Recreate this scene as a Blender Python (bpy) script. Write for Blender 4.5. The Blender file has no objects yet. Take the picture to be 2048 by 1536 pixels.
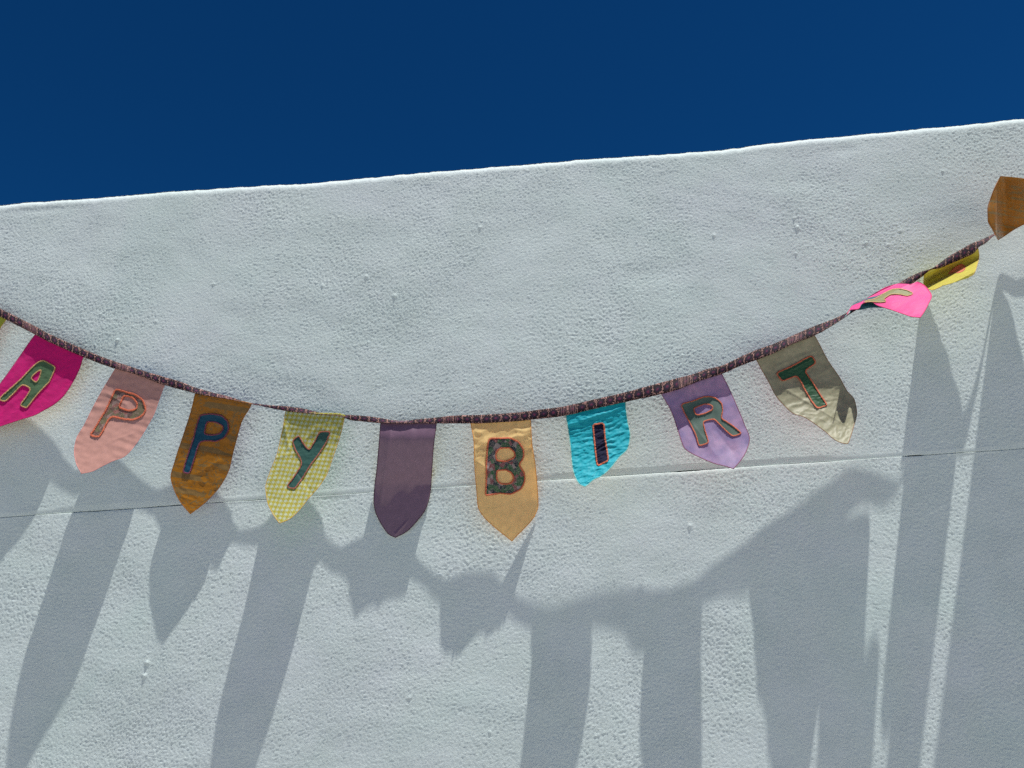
import bpy, bmesh, math
import numpy as np
from mathutils import Vector, Matrix

sc = bpy.context.scene
col = sc.collection
rad = math.radians

# ------------------------------------------------------------------ camera
FPX = 1479.0                       # focal length in pixels of the 2048 px wide photograph
DIST, EYE = 1.94, 1.60             # metres from the wall face, eye height
PITCH, YAW, ROLL = rad(14.0), rad(-2.3), rad(-3.6)
fw = np.array([math.sin(YAW)*math.cos(PITCH), math.cos(YAW)*math.cos(PITCH), math.sin(PITCH)])
rt0 = np.array([math.cos(YAW), -math.sin(YAW), 0.0])
up0 = np.cross(rt0, fw)
RT = rt0*math.cos(ROLL) + up0*math.sin(ROLL)
UP = -rt0*math.sin(ROLL) + up0*math.cos(ROLL)
CAM = np.array([0.0, -DIST, EYE])
cd = bpy.data.cameras.new('camera')
cd.sensor_width = 36.0
cd.lens = 36.0*FPX/2048.0
cd.clip_start, cd.clip_end = 0.02, 2000.0
cam = bpy.data.objects.new('camera', cd)
cam.matrix_world = Matrix(((RT[0], UP[0], -fw[0], CAM[0]), (RT[1], UP[1], -fw[1], CAM[1]),
                           (RT[2], UP[2], -fw[2], CAM[2]), (0, 0, 0, 1)))
col.objects.link(cam)
sc.camera = cam

# ------------------------------------------------------------------ light
GRAZE, LEAN = rad(7.2), rad(14.0)      # the sun rakes down the wall from just in front of it
SUN = np.array([math.cos(GRAZE)*math.sin(LEAN), -math.sin(GRAZE), math.cos(GRAZE)*math.cos(LEAN)])
sl = bpy.data.lights.new('sun', 'SUN')
sl.energy = 4.8
sl.angle = rad(0.53)
sl.color = (1.0, 0.985, 0.95)
so = bpy.data.objects.new('sun', sl)
so.rotation_euler = Vector(SUN).to_track_quat('Z', 'Y').to_euler()
so.location = (1, -1, 6)
col.objects.link(so)

w = bpy.data.worlds.new('World')
sc.world = w
w.use_nodes = True
wn, wl = w.node_tree.nodes, w.node_tree.links
wn.clear()
sky = wn.new('ShaderNodeTexSky')
sky.sky_type = 'NISHITA'
sky.sun_disc = False
sky.sun_elevation = math.asin(SUN[2])
sky.sun_rotation = math.atan2(SUN[0], SUN[1])
sky.altitude = 2500.0
sky.air_density = 1.0
sky.dust_density = 0.0
sky.ozone_density = 4.0
gm = wn.new('ShaderNodeGamma'); gm.inputs[1].default_value = 1.0
tint = wn.new('ShaderNodeMix'); tint.data_type = 'RGBA'; tint.blend_type = 'MULTIPLY'
tint.inputs[0].default_value = 1.0
tint.inputs[7].default_value = (0.05, 0.40, 0.72, 1)
bg = wn.new('ShaderNodeBackground'); bg.inputs[1].default_value = 0.06
wo = wn.new('ShaderNodeOutputWorld')
wl.new(sky.outputs[0], gm.inputs[0]); wl.new(gm.outputs[0], tint.inputs[6])
wl.new(tint.outputs[2], bg.inputs[0]); wl.new(bg.outputs[0], wo.inputs[0])

vs = sc.view_settings
vs.view_transform = 'Standard'; vs.look = 'None'; vs.gamma = 1.0; vs.use_curve_mapping = False
vs.exposure = 0.26
sc.cycles.use_denoising = False
sc.cycles.max_bounces = 8
sc.cycles.diffuse_bounces = 5

# ------------------------------------------------------------------ helpers
def at(px, py, d=0.0):
    """pixel(s) of the 2048x1536 photograph -> the point standing d metres off the wall face (y = 0)"""
    px, py, d = np.broadcast_arrays(np.asarray(px, float), np.asarray(py, float), np.asarray(d, float))
    a, b = (px-1024.0)/FPX, -(py-768.0)/FPX
    v = a[..., None]*RT + b[..., None]*UP + fw
    t = (DIST-d)/v[..., 1]
    return CAM + v*t[..., None]

def _hash(ix, iy, seed):
    h = (ix.astype(np.int64)*374761393 + iy.astype(np.int64)*668265263 + seed*974634777) & 0xffffffff
    h = ((h ^ (h >> 13))*1274126177) & 0xffffffff
    h = ((h ^ (h >> 16))*2246822519) & 0xffffffff
    return ((h ^ (h >> 15)) & 0xffffff)/float(0xffffff)

def noise(x, y, seed=0):
    """gradient noise, about -0.7..0.7"""
    x = np.asarray(x, float); y = np.asarray(y, float)
    ix, iy = np.floor(x), np.floor(y)
    fx, fy = x-ix, y-iy
    ix = ix.astype(np.int64); iy = iy.astype(np.int64)
    u = fx*fx*fx*(fx*(fx*6-15)+10); v = fy*fy*fy*(fy*(fy*6-15)+10)
    def g(dx, dy):
        a = _hash(ix+dx, iy+dy, seed)*2*math.pi
        return np.cos(a)*(fx-dx) + np.sin(a)*(fy-dy)
    a = g(0, 0)*(1-u) + g(1, 0)*u
    b = g(0, 1)*(1-u) + g(1, 1)*u
    return a*(1-v) + b*v

def mesh_obj(name, verts, faces, mat, parent=None, uv=None, smooth=True, mats=None):
    me = bpy.data.meshes.new(name)
    verts = np.asarray(verts, dtype=np.float32).reshape(-1, 3)
    faces = np.asarray(faces, dtype=np.int32)
    n, k = faces.shape
    me.vertices.add(len(verts)); me.vertices.foreach_set('co', verts.ravel())
    me.loops.add(n*k); me.loops.foreach_set('vertex_index', faces.ravel())
    me.polygons.add(n)
    me.polygons.foreach_set('loop_start', np.arange(0, n*k, k, dtype=np.int32))
    me.polygons.foreach_set('loop_total', np.full(n, k, dtype=np.int32))
    me.polygons.foreach_set('use_smooth', np.full(n, smooth, dtype=bool))
    if uv is not None:
        lay = me.uv_layers.new(name='UVMap')
        lay.data.foreach_set('uv', np.asarray(uv, dtype=np.float32).reshape(-1, 2)[faces.ravel()].ravel())
    me.update(calc_edges=True); me.validate()
    for m in ([mat] if mats is None else mats): me.materials.append(m)
    o = bpy.data.objects.new(name, me)
    col.objects.link(o)
    if parent is not None: o.parent = parent
    return o

def grid_faces(nr, nc, flip=False):
    i = np.arange(nr-1)[:, None]*nc + np.arange(nc-1)[None, :]
    f = np.stack([i, i+1, i+1+nc, i+nc], -1).reshape(-1, 4)
    return f[:, ::-1] if flip else f

def empty(name, loc=(0, 0, 0), label=None, cat=None, kind=None):
    o = bpy.data.objects.new(name, None)
    o.location = loc
    col.objects.link(o)
    if label: o['label'] = label
    if cat: o['category'] = cat
    if kind: o['kind'] = kind
    return o

# ------------------------------------------------------------------ materials
def new_mat(name, base, rough=0.6, spec=0.3):
    m = bpy.data.materials.new(name); m.use_nodes = True
    nt = m.node_tree
    p = nt.nodes['Principled BSDF']
    p.inputs['Base Color'].default_value = (*base, 1)
    p.inputs['Roughness'].default_value = rough
    p.inputs['Specular IOR Level'].default_value = spec
    return m, nt, p

def N(nt, t, **kw):
    n = nt.nodes.new(t)
    for k, v in kw.items():
        if isinstance(k, str) and hasattr(n, k): setattr(n, k, v)
    return n

def nz(nt, vec, scale, detail=3, rough=0.55, dist=0.0):
    n = nt.nodes.new('ShaderNodeTexNoise')
    n.inputs['Scale'].default_value = scale; n.inputs['Detail'].default_value = detail
    n.inputs['Roughness'].default_value = rough; n.inputs['Distortion'].default_value = dist
    if vec is not None: nt.links.new(vec, n.inputs['Vector'])
    return n

def ramp(nt, fac, stops):
    r = nt.nodes.new('ShaderNodeValToRGB')
    el = r.color_ramp.elements
    while len(el) < len(stops): el.new(0.5)
    for e, (p, c) in zip(el, stops):
        e.position = p; e.color = (*c, 1) if len(c) == 3 else c
    nt.links.new(fac, r.inputs[0])
    return r

def mth(nt, op, a, b=None, c=None):
    n = nt.nodes.new('ShaderNodeMath'); n.operation = op
    for i, v in enumerate((a, b, c)):
        if v is None: continue
        if isinstance(v, (int, float)): n.inputs[i].default_value = v
        else: nt.links.new(v, n.inputs[i])
    return n.outputs[0]

def mixc(nt, fac, a, b, mode='MIX'):
    n = nt.nodes.new('ShaderNodeMix'); n.data_type = 'RGBA'; n.blend_type = mode
    for i, v in ((0, fac), (6, a), (7, b)):
        if isinstance(v, (int, float)): n.inputs[i].default_value = v
        elif isinstance(v, tuple): n.inputs[i].default_value = (*v, 1)
        else: nt.links.new(v, n.inputs[i])
    return n.outputs[2]

def bump(nt, p, height, strength, dist):
    b = nt.nodes.new('ShaderNodeBump')
    b.inputs['Strength'].default_value = strength; b.inputs['Distance'].default_value = dist
    nt.links.new(height, b.inputs['Height']); nt.links.new(b.outputs[0], p.inputs['Normal'])
    return b

def wall_material():
    m, nt, p = new_mat('whitewash', (0.80, 0.82, 0.82), 0.75, 0.25)
    tc = N(nt, 'ShaderNodeTexCoord').outputs['Object']
    a = nz(nt, tc, 2.2, 4, 0.6, 0.6)
    b = nz(nt, tc, 9.0, 5, 0.6, 0.4)
    c1 = ramp(nt, a.outputs[0], [(0.30, (0.66, 0.765, 0.725)), (0.5, (0.705, 0.785, 0.755)), (0.72, (0.72, 0.78, 0.775))])
    c2 = ramp(nt, b.outputs[0], [(0.25, (0.93, 0.945, 0.93)), (0.6, (1, 1, 1)), (0.85, (1.0, 0.99, 1.0))])
    nt.links.new(mixc(nt, 1.0, c1.outputs[0], c2.outputs[0], 'MULTIPLY'), p.inputs['Base Color'])
    # grain of the render: two sizes of grit, gathered in rough and smooth patches, and stray nubs
    wn_ = nz(nt, tc, 3.0, 2, 0.5)
    wv = N(nt, 'ShaderNodeVectorMath', operation='MULTIPLY_ADD')
    nt.links.new(wn_.outputs['Color'], wv.inputs[0]); wv.inputs[1].default_value = (0.10, 0.0, 0.10); nt.links.new(tc, wv.inputs[2])
    mp = N(nt, 'ShaderNodeMapping'); nt.links.new(wv.outputs[0], mp.inputs[0]); mp.inputs['Scale'].default_value = (200, 200, 310)
    f = nz(nt, mp.outputs[0], 1.0, 4, 0.8, 0.3)
    patch = ramp(nt, nz(nt, tc, 5.0, 3, 0.6, 0.8).outputs[0], [(0.32, (0.8, 0.8, 0.8)), (0.62, (1.25, 1.25, 1.25))])
    vo = N(nt, 'ShaderNodeTexVoronoi'); vo.inputs['Scale'].default_value = 95.0; nt.links.new(tc, vo.inputs['Vector'])
    nub = ramp(nt, vo.outputs['Distance'], [(0.0, (1, 1, 1)), (0.20, (0, 0, 0))])
    sel = N(nt, 'ShaderNodeSeparateColor'); nt.links.new(vo.outputs['Color'], sel.inputs[0])
    pick = mth(nt, 'GREATER_THAN', sel.outputs[0], 0.80)
    hgt = mth(nt, 'ADD', mth(nt, 'MULTIPLY', mth(nt, 'SUBTRACT', f.outputs[0], 0.5), patch.outputs[0]),
              mth(nt, 'MULTIPLY', mth(nt, 'MULTIPLY', nub.outputs[0], pick), 0.30))
    bump(nt, p, hgt, 1.0, 0.0017)
    return m

def ground_material():
    m, nt, p = new_mat('terrace_concrete', (0.30, 0.29, 0.27), 0.85, 0.2)
    tc = N(nt, 'ShaderNodeTexCoord').outputs['Object']
    a = nz(nt, tc, 1.3, 6, 0.6)
    r = ramp(nt, a.outputs[0], [(0.3, (0.375, 0.36, 0.335)), (0.7, (0.445, 0.43, 0.40))])
    nt.links.new(r.outputs[0], p.inputs['Base Color'])
    bump(nt, p, nz(nt, tc, 60, 4).outputs[0], 0.3, 0.002)
    return m

def ribbon_material():
    """folded paisley tape: dark plum hearts in tan-pink scrolls"""
    m, nt, p = new_mat('paisley_tape', (0.1, 0.05, 0.06), 0.75, 0.2)
    uv = N(nt, 'ShaderNodeTexCoord').outputs['UV']
    wob = nz(nt, uv, 120.0, 2, 0.5)
    sep = N(nt, 'ShaderNodeSeparateXYZ'); nt.links.new(uv, sep.inputs[0])
    wsep = N(nt, 'ShaderNodeSeparateColor'); nt.links.new(wob.outputs['Color'], wsep.inputs[0])
    u = mth(nt, 'ADD', sep.outputs[0], mth(nt, 'MULTIPLY', mth(nt, 'SUBTRACT', wsep.outputs[0], 0.5), 0.007))
    v = mth(nt, 'ADD', sep.outputs[1], mth(nt, 'MULTIPLY', mth(nt, 'SUBTRACT', wsep.outputs[1], 0.5), 0.007))
    fu = mth(nt, 'SUBTRACT', mth(nt, 'FRACT', mth(nt, 'DIVIDE', u, 0.025)), 0.5)
    cu = mth(nt, 'MULTIPLY', fu, 0.025)
    cv = mth(nt, 'SUBTRACT', v, 0.0125)
    dd = mth(nt, 'SQRT', mth(nt, 'ADD', mth(nt, 'MULTIPLY', cu, cu), mth(nt, 'MULTIPLY', mth(nt, 'MULTIPLY', cv, cv), 1.3)))
    body = ramp(nt, mth(nt, 'MULTIPLY', dd, 50.0), [(0.0, (0.13, 0.012, 0.03)), (0.14, (0.10, 0.02, 0.05)),
            (0.20, (0.022, 0.010, 0.030)), (0.40, (0.024, 0.010, 0.020)), (0.46, (0.010, 0.005, 0.007)), (0.8, (0.016, 0.006, 0.008))])
    # light scroll lines between the hearts and along the fold
    ln = N(nt, 'ShaderNodeTexVoronoi', feature='DISTANCE_TO_EDGE'); ln.inputs['Scale'].default_value = 130.0
    nt.links.new(uv, ln.inputs['Vector'])
    thin = mth(nt, 'LESS_THAN', ln.outputs['Distance'], 0.065)
    edge = mth(nt, 'GREATER_THAN', dd, 0.0098)
    brk = mth(nt, 'GREATER_THAN', nz(nt, uv, 260.0, 2).outputs[0], 0.50)
    mask = mth(nt, 'MULTIPLY', mth(nt, 'MULTIPLY', thin, edge), brk)
    bar = mth(nt, 'MULTIPLY', mth(nt, 'GREATER_THAN', mth(nt, 'ABSOLUTE', cu), 0.0116), mth(nt, 'GREATER_THAN', nz(nt, uv, 400.0, 2).outputs[0], 0.5))
    mask = mth(nt, 'MINIMUM', mth(nt, 'ADD', mask, bar), 1.0)
    c = mixc(nt, mask, body.outputs[0], (0.42, 0.22, 0.19))
    # now and then a large scroll
    wv = N(nt, 'ShaderNodeTexWave', wave_type='RINGS', rings_direction='Z'); wv.inputs['Scale'].default_value = 70.0
    wv.inputs['Distortion'].default_value = 3.0; nt.links.new(uv, wv.inputs['Vector'])
    sw = mth(nt, 'MULTIPLY', mth(nt, 'GREATER_THAN', wv.outputs['Fac'], 0.82),
             mth(nt, 'LESS_THAN', mth(nt, 'FRACT', mth(nt, 'DIVIDE', sep.outputs[0], 0.31)), 0.14))
    c = mixc(nt, sw, c, (0.25, 0.13, 0.12))
    nt.links.new(c, p.inputs['Base Color'])
    bump(nt, p, nz(nt, uv, 900.0, 2).outputs[0], 0.5, 0.0004)
    return m

def cloth(name, base, rough=0.7, spec=0.25, trans=0.18, sheen=0.1, weave=0.3, pattern=None, tcol=None, aniso=0.0, wave_scale=1500.0):
    m, nt, p = new_mat(name, base, rough, spec)
    p.inputs['Sheen Weight'].default_value = sheen
    p.inputs['Anisotropic'].default_value = aniso
    uv = N(nt, 'ShaderNodeTexCoord').outputs['UV']
    c = pattern(nt, uv, base) if pattern else None
    # threads and slight unevenness of the dye
    n1 = nz(nt, uv, 60.0, 3)
    r = ramp(nt, n1.outputs[0], [(0.25, (0.86, 0.86, 0.86)), (0.75, (1.08, 1.08, 1.08))])
    mp = N(nt, 'ShaderNodeMapping'); nt.links.new(uv, mp.inputs[0]); mp.inputs['Scale'].default_value = (400, 1400, 1)
    n2 = nz(nt, mp.outputs[0], 1.0, 1)
    mp2 = N(nt, 'ShaderNodeMapping'); nt.links.new(uv, mp2.inputs[0]); mp2.inputs['Scale'].default_value = (1400, 400, 1)
    n3 = nz(nt, mp2.outputs[0], 1.0, 1)
    th = mth(nt, 'ADD', n2.outputs[0], n3.outputs[0])
    r2 = ramp(nt, mth(nt, 'MULTIPLY', th, 0.5), [(0.3, (0.88, 0.88, 0.88)), (0.7, (1.1, 1.1, 1.1))])
    cc = mixc(nt, 1.0, c if c is not None else base, r.outputs[0], 'MULTIPLY')
    cc = mixc(nt, 1.0, cc, r2.outputs[0], 'MULTIPLY')
    nt.links.new(cc, p.inputs['Base Color'])
    if weave: bump(nt, p, th, weave, 0.0004)
    if trans > 0:
        t = N(nt, 'ShaderNodeBsdfTranslucent')
        if tcol: t.inputs[0].default_value = (*tcol, 1)
        else: nt.links.new(cc, t.inputs[0])
        mx = N(nt, 'ShaderNodeMixShader'); mx.inputs[0].default_value = trans
        out = nt.nodes['Material Output']
        nt.links.new(p.outputs[0], mx.inputs[1]); nt.links.new(t.outputs[0], mx.inputs[2])
        nt.links.new(mx.outputs[0], out.inputs[0])
    return m

def pat_gingham(nt, uv, base):
    """small yellow and white houndstooth check"""
    sep = N(nt, 'ShaderNodeSeparateXYZ'); nt.links.new(uv, sep.inputs[0])
    P = 0.0125
    wob = mth(nt, 'MULTIPLY', mth(nt, 'SUBTRACT', nz(nt, uv, 14.0, 2).outputs[0], 0.5), 0.010)
    a = mth(nt, 'FRACT', mth(nt, 'DIVIDE', mth(nt, 'ADD', sep.outputs[0], wob), P))
    b = mth(nt, 'FRACT', mth(nt, 'DIVIDE', mth(nt, 'ADD', sep.outputs[1], wob), P*0.85))
    ma = mth(nt, 'GREATER_THAN', a, 0.5); mb = mth(nt, 'GREATER_THAN', b, 0.5)
    both = mth(nt, 'MULTIPLY', ma, mb)
    dia = mth(nt, 'GREATER_THAN', mth(nt, 'FRACT', mth(nt, 'MULTIPLY', mth(nt, 'ADD', a, b), 2.0)), 0.5)
    one = mth(nt, 'MULTIPLY', mth(nt, 'ABSOLUTE', mth(nt, 'SUBTRACT', ma, mb)), mth(nt, 'MULTIPLY', dia, 0.55))
    fac = mth(nt, 'MINIMUM', mth(nt, 'ADD', both, one), 1.0)
    return mixc(nt, fac, (0.50, 0.42, 0.05), (0.58, 0.62, 0.46))

def pat_mustard(nt, uv, base, lines=0.35):
    """mustard taffeta printed with broken grey-green bars and scrolls"""
    sep = N(nt, 'ShaderNodeSeparateXYZ'); nt.links.new(uv, sep.inputs[0])
    row = mth(nt, 'FRACT', mth(nt, 'DIVIDE', sep.outputs[1], 0.034))
    bar = mth(nt, 'LESS_THAN', mth(nt, 'ABSOLUTE', mth(nt, 'SUBTRACT', row, 0.5)), 0.19)
    mp = N(nt, 'ShaderNodeMapping'); nt.links.new(uv, mp.inputs[0]); mp.inputs['Scale'].default_value = (13, 29.4, 1)
    brk = mth(nt, 'GREATER_THAN', nz(nt, mp.outputs[0], 1.0, 1, 0.4).outputs[0], 0.50)
    bars = mth(nt, 'MULTIPLY', bar, brk)
    n = nz(nt, uv, 42.0, 1, 0.4, 2.2)
    scroll = mth(nt, 'LESS_THAN', mth(nt, 'ABSOLUTE', mth(nt, 'SUBTRACT', n.outputs[0], 0.60)), 0.035)
    fac = mth(nt, 'MULTIPLY', mth(nt, 'MINIMUM', mth(nt, 'ADD', bars, scroll), 1.0), 0.62)
    line = mth(nt, 'LESS_THAN', mth(nt, 'FRACT', mth(nt, 'DIVIDE', mth(nt, 'ADD', sep.outputs[1], mth(nt, 'MULTIPLY', nz(nt, uv, 20.0, 2).outputs[0], 0.008)), 0.041)), 0.045)
    c = mixc(nt, fac, base, (0.19, 0.165, 0.075))
    return mixc(nt, mth(nt, 'MULTIPLY', line, lines), c, (0.12, 0.045, 0.012))

def pat_floral(nt, uv, base):
    v = N(nt, 'ShaderNodeTexVoronoi'); v.inputs['Scale'].default_value = 85.0
    nt.links.new(uv, v.inputs['Vector'])
    s = N(nt, 'ShaderNodeSeparateColor'); nt.links.new(v.outputs['Color'], s.inputs[0])
    r = ramp(nt, s.outputs[0], [(0.0, (0.035, 0.11, 0.045)), (0.3, (0.02, 0.035, 0.04)), (0.5, (0.22, 0.07, 0.07)),
                                (0.68, (0.05, 0.14, 0.05)), (0.85, (0.30, 0.24, 0.22)), (1.0, (0.03, 0.05, 0.11))])
    r.color_ramp.interpolation = 'CONSTANT'
    n = nz(nt, uv, 150.0, 1, 0.4, 2.0)
    ln = mth(nt, 'LESS_THAN', mth(nt, 'ABSOLUTE', mth(nt, 'SUBTRACT', n.outputs[0], 0.5)), 0.025)
    return mixc(nt, mth(nt, 'MULTIPLY', ln, 0.8), r.outputs[0], (0.42, 0.33, 0.30))

def pat_khaki(nt, uv, base):
    n = nz(nt, uv, 25.0, 4)
    r = ramp(nt, n.outputs[0], [(0.3, (0.29, 0.28, 0.17)), (0.7, (0.39, 0.375, 0.24))])
    return r.outputs[0]

def pat_shot(nt, uv, base):
    n = nz(nt, uv, 18.0, 2)
    r = ramp(nt, n.outputs[0], [(0.35, (0.29, 0.235, 0.44)), (0.65, (0.47, 0.34, 0.52))])
    return r.outputs[0]

M = {}
M['wall'] = wall_material()
M['ground'] = ground_material()
M['tape'] = ribbon_material()
dark, _, _ = new_mat('joint_dark', (0.06, 0.06, 0.06), 0.9, 0.1); M['dark'] = dark
M['magenta'] = cloth('magenta_cotton', (0.74, 0.005, 0.22), 0.75, 0.2, 0.30, 0.2)
M['rose'] = cloth('rose_satin', (0.58, 0.30, 0.24), 0.36, 0.5, 0.10, 0.1, 0.12)
M['mustard'] = cloth('mustard_taffeta', (0.47, 0.185, 0.008), 0.45, 0.4, 0.28, 0.05, 0.15, pat_mustard)
M['gingham'] = cloth('yellow_check', (0.5, 0.4, 0.05), 0.75, 0.2, 0.22, 0.1, 0.25, pat_gingham)
M['plum'] = cloth('plum_satin', (0.20, 0.11, 0.165), 0.46, 0.7, 0.05, 0.1, 0.05)
M['butter'] = cloth('butter_satin', (1.0, 0.82, 0.38), 0.42, 0.4, 0.42, 0.05, 0.1, tcol=(1.0, 0.74, 0.26))
M['turquoise'] = cloth('turquoise_crinkle', (0.006, 0.44, 0.54), 0.6, 0.3, 0.2, 0.1, 0.25)
M['lavender'] = cloth('lavender_silk', (0.36, 0.29, 0.47), 0.55, 0.3, 0.30, 0.1, 0.35, pat_shot)
M['khaki'] = cloth('khaki_taffeta', (0.36, 0.32, 0.2), 0.5, 0.35, 0.14, 0.05, 0.2, pat_khaki)
M['hotpink'] = cloth('hot_pink_satin', (0.88, 0.05, 0.27), 0.55, 0.25, 0.10, 0.1, 0.08)
M['teal_lining'] = cloth('teal_lining', (0.02, 0.10, 0.14), 0.5, 0.3, 0.0, 0.05, 0.1)
M['lemon'] = cloth('lemon_cotton', (0.60, 0.52, 0.065), 0.7, 0.2, 0.12, 0.1)
M['acid'] = cloth('acid_green_cotton', (0.42, 0.46, 0.05), 0.7, 0.2, 0.12, 0.1)
for nm, c in dict(lining_ochre=(0.75, 0.50, 0.03), lining_blue=(0.05, 0.25, 0.75), lining_violet=(0.30, 0.12, 0.50), lining_green=(0.05, 0.55, 0.30),
                  lining_orange=(0.98, 0.52, 0.10), lining_pink=(0.90, 0.10, 0.30), lining_red=(0.85, 0.10, 0.06)).items():
    M[nm] = cloth(nm, c, 0.6, 0.3, 0.5, 0.0, 0.1)
M['mustard_reverse'] = cloth('mustard_reverse', (0.36, 0.135, 0.006), 0.5, 0.3, 0.0, 0.05, 0.15, lambda n, u, b: pat_mustard(n, u, b, 0.0))
for nm, c in dict(thread_orange=(0.56, 0.13, 0.06), thread_tan=(0.52, 0.30, 0.12), thread_rust=(0.34, 0.10, 0.06),
                  thread_purple=(0.20, 0.04, 0.07), hem_pink=(0.62, 0.27, 0.24), hem_magenta=(0.42, 0.004, 0.10),
                  hem_mustard=(0.30, 0.10, 0.01), hem_check=(0.58, 0.36, 0.08), hem_plum=(0.09, 0.03, 0.05),
                  hem_butter=(0.80, 0.34, 0.07), hem_turq=(0.30, 0.55, 0.45), hem_lav=(0.28, 0.09, 0.15),
                  hem_khaki=(0.30, 0.17, 0.09), hem_hot=(0.70, 0.04, 0.16), hem_lemon=(0.58, 0.38, 0.08)).items():
    M[nm] = cloth(nm, c, 0.7, 0.25, 0.0, 0.1, 0.6)
M['sage'] = cloth('sage_felt', (0.075, 0.14, 0.065), 0.7, 0.2, 0.0)
M['floral'] = cloth('floral_cotton', (0.1, 0.1, 0.1), 0.7, 0.2, 0.0, pattern=pat_floral)
M['floral_pink'] = cloth('floral_pink_cotton', (0.1, 0.1, 0.1), 0.7, 0.2, 0.0, pattern=lambda n, u, b: mixc(n, 0.45, pat_floral(n, u, b), (0.24, 0.10, 0.065)))
M['petrol'] = cloth('petrol_satin', (0.005, 0.060, 0.105), 0.5, 0.2, 0.0)
M['bottle'] = cloth('bottle_green_satin', (0.032, 0.095, 0.075), 0.45, 0.3, 0.0)
M['navy'] = cloth('navy_cotton', (0.010, 0.010, 0.034), 0.8, 0.1, 0.0)
M['greygreen'] = cloth('grey_green_satin', (0.085, 0.135, 0.105), 0.5, 0.35, 0.0)
M['forest'] = cloth('forest_green_satin', (0.025, 0.085, 0.035), 0.5, 0.3, 0.0)
M['olive'] = cloth('olive_cotton', (0.22, 0.21, 0.07), 0.6, 0.3, 0.0)
M['coral'] = cloth('coral_cotton', (0.66, 0.20, 0.10), 0.7, 0.2, 0.0)

# ------------------------------------------------------------------ ground
gx = np.array([-600, -30, -8, 8, 30, 600.0]); gy = np.array([-600, -30, -8, -2.5, 0.9, 8, 30, 600.0])
GX, GY = np.meshgrid(gx, gy)
g = mesh_obj('ground', np.stack([GX, GY, GX*0], -1), grid_faces(len(gy), len(gx)), M['ground'], smooth=False)
g['kind'] = 'structure'

# ------------------------------------------------------------------ the wall
ZJ, ZT = 1.8175, 2.7545
RTOP = 0.026
def top_z(x):
    # the crest as the photograph shows it, read at a dozen places
    px = np.array([-300, 0, 60, 170, 300, 500, 600, 870, 1040, 1180, 1420, 1530, 1700, 1900, 2048, 2350.])
    py = np.array([434, 409, 403, 397, 385, 372, 368, 343, 329, 317, 302, 287, 270, 252, 237, 212.])
    P = at(px, py, -0.006)
    z = np.interp(x, P[:, 0], P[:, 2])
    # soften the corners of the polyline
    z = 0.25*np.interp(x-0.03, P[:, 0], P[:, 2]) + 0.5*z + 0.25*np.interp(x+0.03, P[:, 0], P[:, 2])
    return z + 0.0045 + 0.0022*noise(x*9, x*0+6.1, 7) + 0.0022*noise(x*30, x*0+3.3, 5) + 0.0012*noise(x*90, x*0+8.3, 6)

rng = np.random.RandomState(4)
lumps = [(at(px, py)[0], at(px, py)[2], r, h) for px, py, r, h in
         ((1595, 455, .0055, .0034), (1428, 470, .005, .0028), (235, 680, .0048, .0040), (295, 1325, .005, .0040),
          (290, 1352, .005, .0036), (960, 455, .0045, .003), (1588, 436, .004, .0022), (1885, 343, .004, .0024),
          (1380, 1052, .006, .0025), (790, 592, .005, .0032), (733, 553, .004, .0028), (645, 572, .004, .0026),
          (880, 1152, .0055, .003), (820, 1395, .004, .0022), (275, 880, .004, .0028), (1732, 486, .004, .0026),
          (1592, 507, .003, .0028), (1800, 462, .004, .002), (1775, 490, .004, .002), (427, 568, .004, .002),
          (200, 628, .004, .0022), (312, 643, .004, .0022), (980, 1465, .004, .002), (640, 1050, .004, .002))]
for _ in range(170):
    lumps.append((rng.uniform(-1.6, 1.5), rng.uniform(1.1, 2.72), rng.uniform(.0018, .0028), rng.uniform(.0004, .0012)))

def relief(x, z):
    """height of the plaster towards the viewer, metres"""
    wx = x + 0.10*noise(x*1.7, z*1.7, 11) + 0.03*noise(x*5, z*5, 12)
    wz = z + 0.16*noise(x*1.5, z*1.5, 13) + 0.03*noise(x*5.5, z*5.5, 14)
    h = 0.0042*noise(x*1.3, z*1.7, 1) + 0.0026*noise(wx*4.0, wz*5.0, 2) + 0.0008*noise(wx*11, wz*15, 3)
    # trowel drag: short ridges whose direction wanders
    h += 0.00018*noise(wx*28, wz*50, 4)
    rough = 0.55 + 0.8*(0.5+noise(x*2.3, z*2.3, 21)) * (0.6 + 0.8*(0.5+noise(x*6, z*6, 22)))
    e = 0.00018*noise(wx*75, wz*115, 5) + 0.00028*noise(wx*125, wz*180, 6) + 0.00078*noise(wx*200, wz*250, 7)
    e += 0.0006*np.clip(noise(x*150, z*170, 8)-0.33, 0, 1)*3
    # curved strokes
    k = noise(wx*7 + 20, wz*7, 31)
    h += 0.00022*noise(k*26, wx*3, 32)*np.clip(noise(x*3, z*3, 33)*4, 0, 1)
    return h + 1.35*e*np.clip(rough, 0.35, 1.7)

def fine_axis(lo, hi, step, out_lo, out_hi, n=14):
    a = lo - np.geomspace(0.01, lo-out_lo, n)[::-1]
    b = hi + np.geomspace(0.01, out_hi-hi, n)
    return np.concatenate([a, np.arange(lo, hi+step/2, step), b])

wall = empty('plaster_wall', (0, 0.12, 0), 'tall rough white plastered wall with a long horizontal crack, bunting hung in front', 'wall')
X = fine_axis(-1.68, 1.52, 0.0023, -7, 7)

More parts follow.
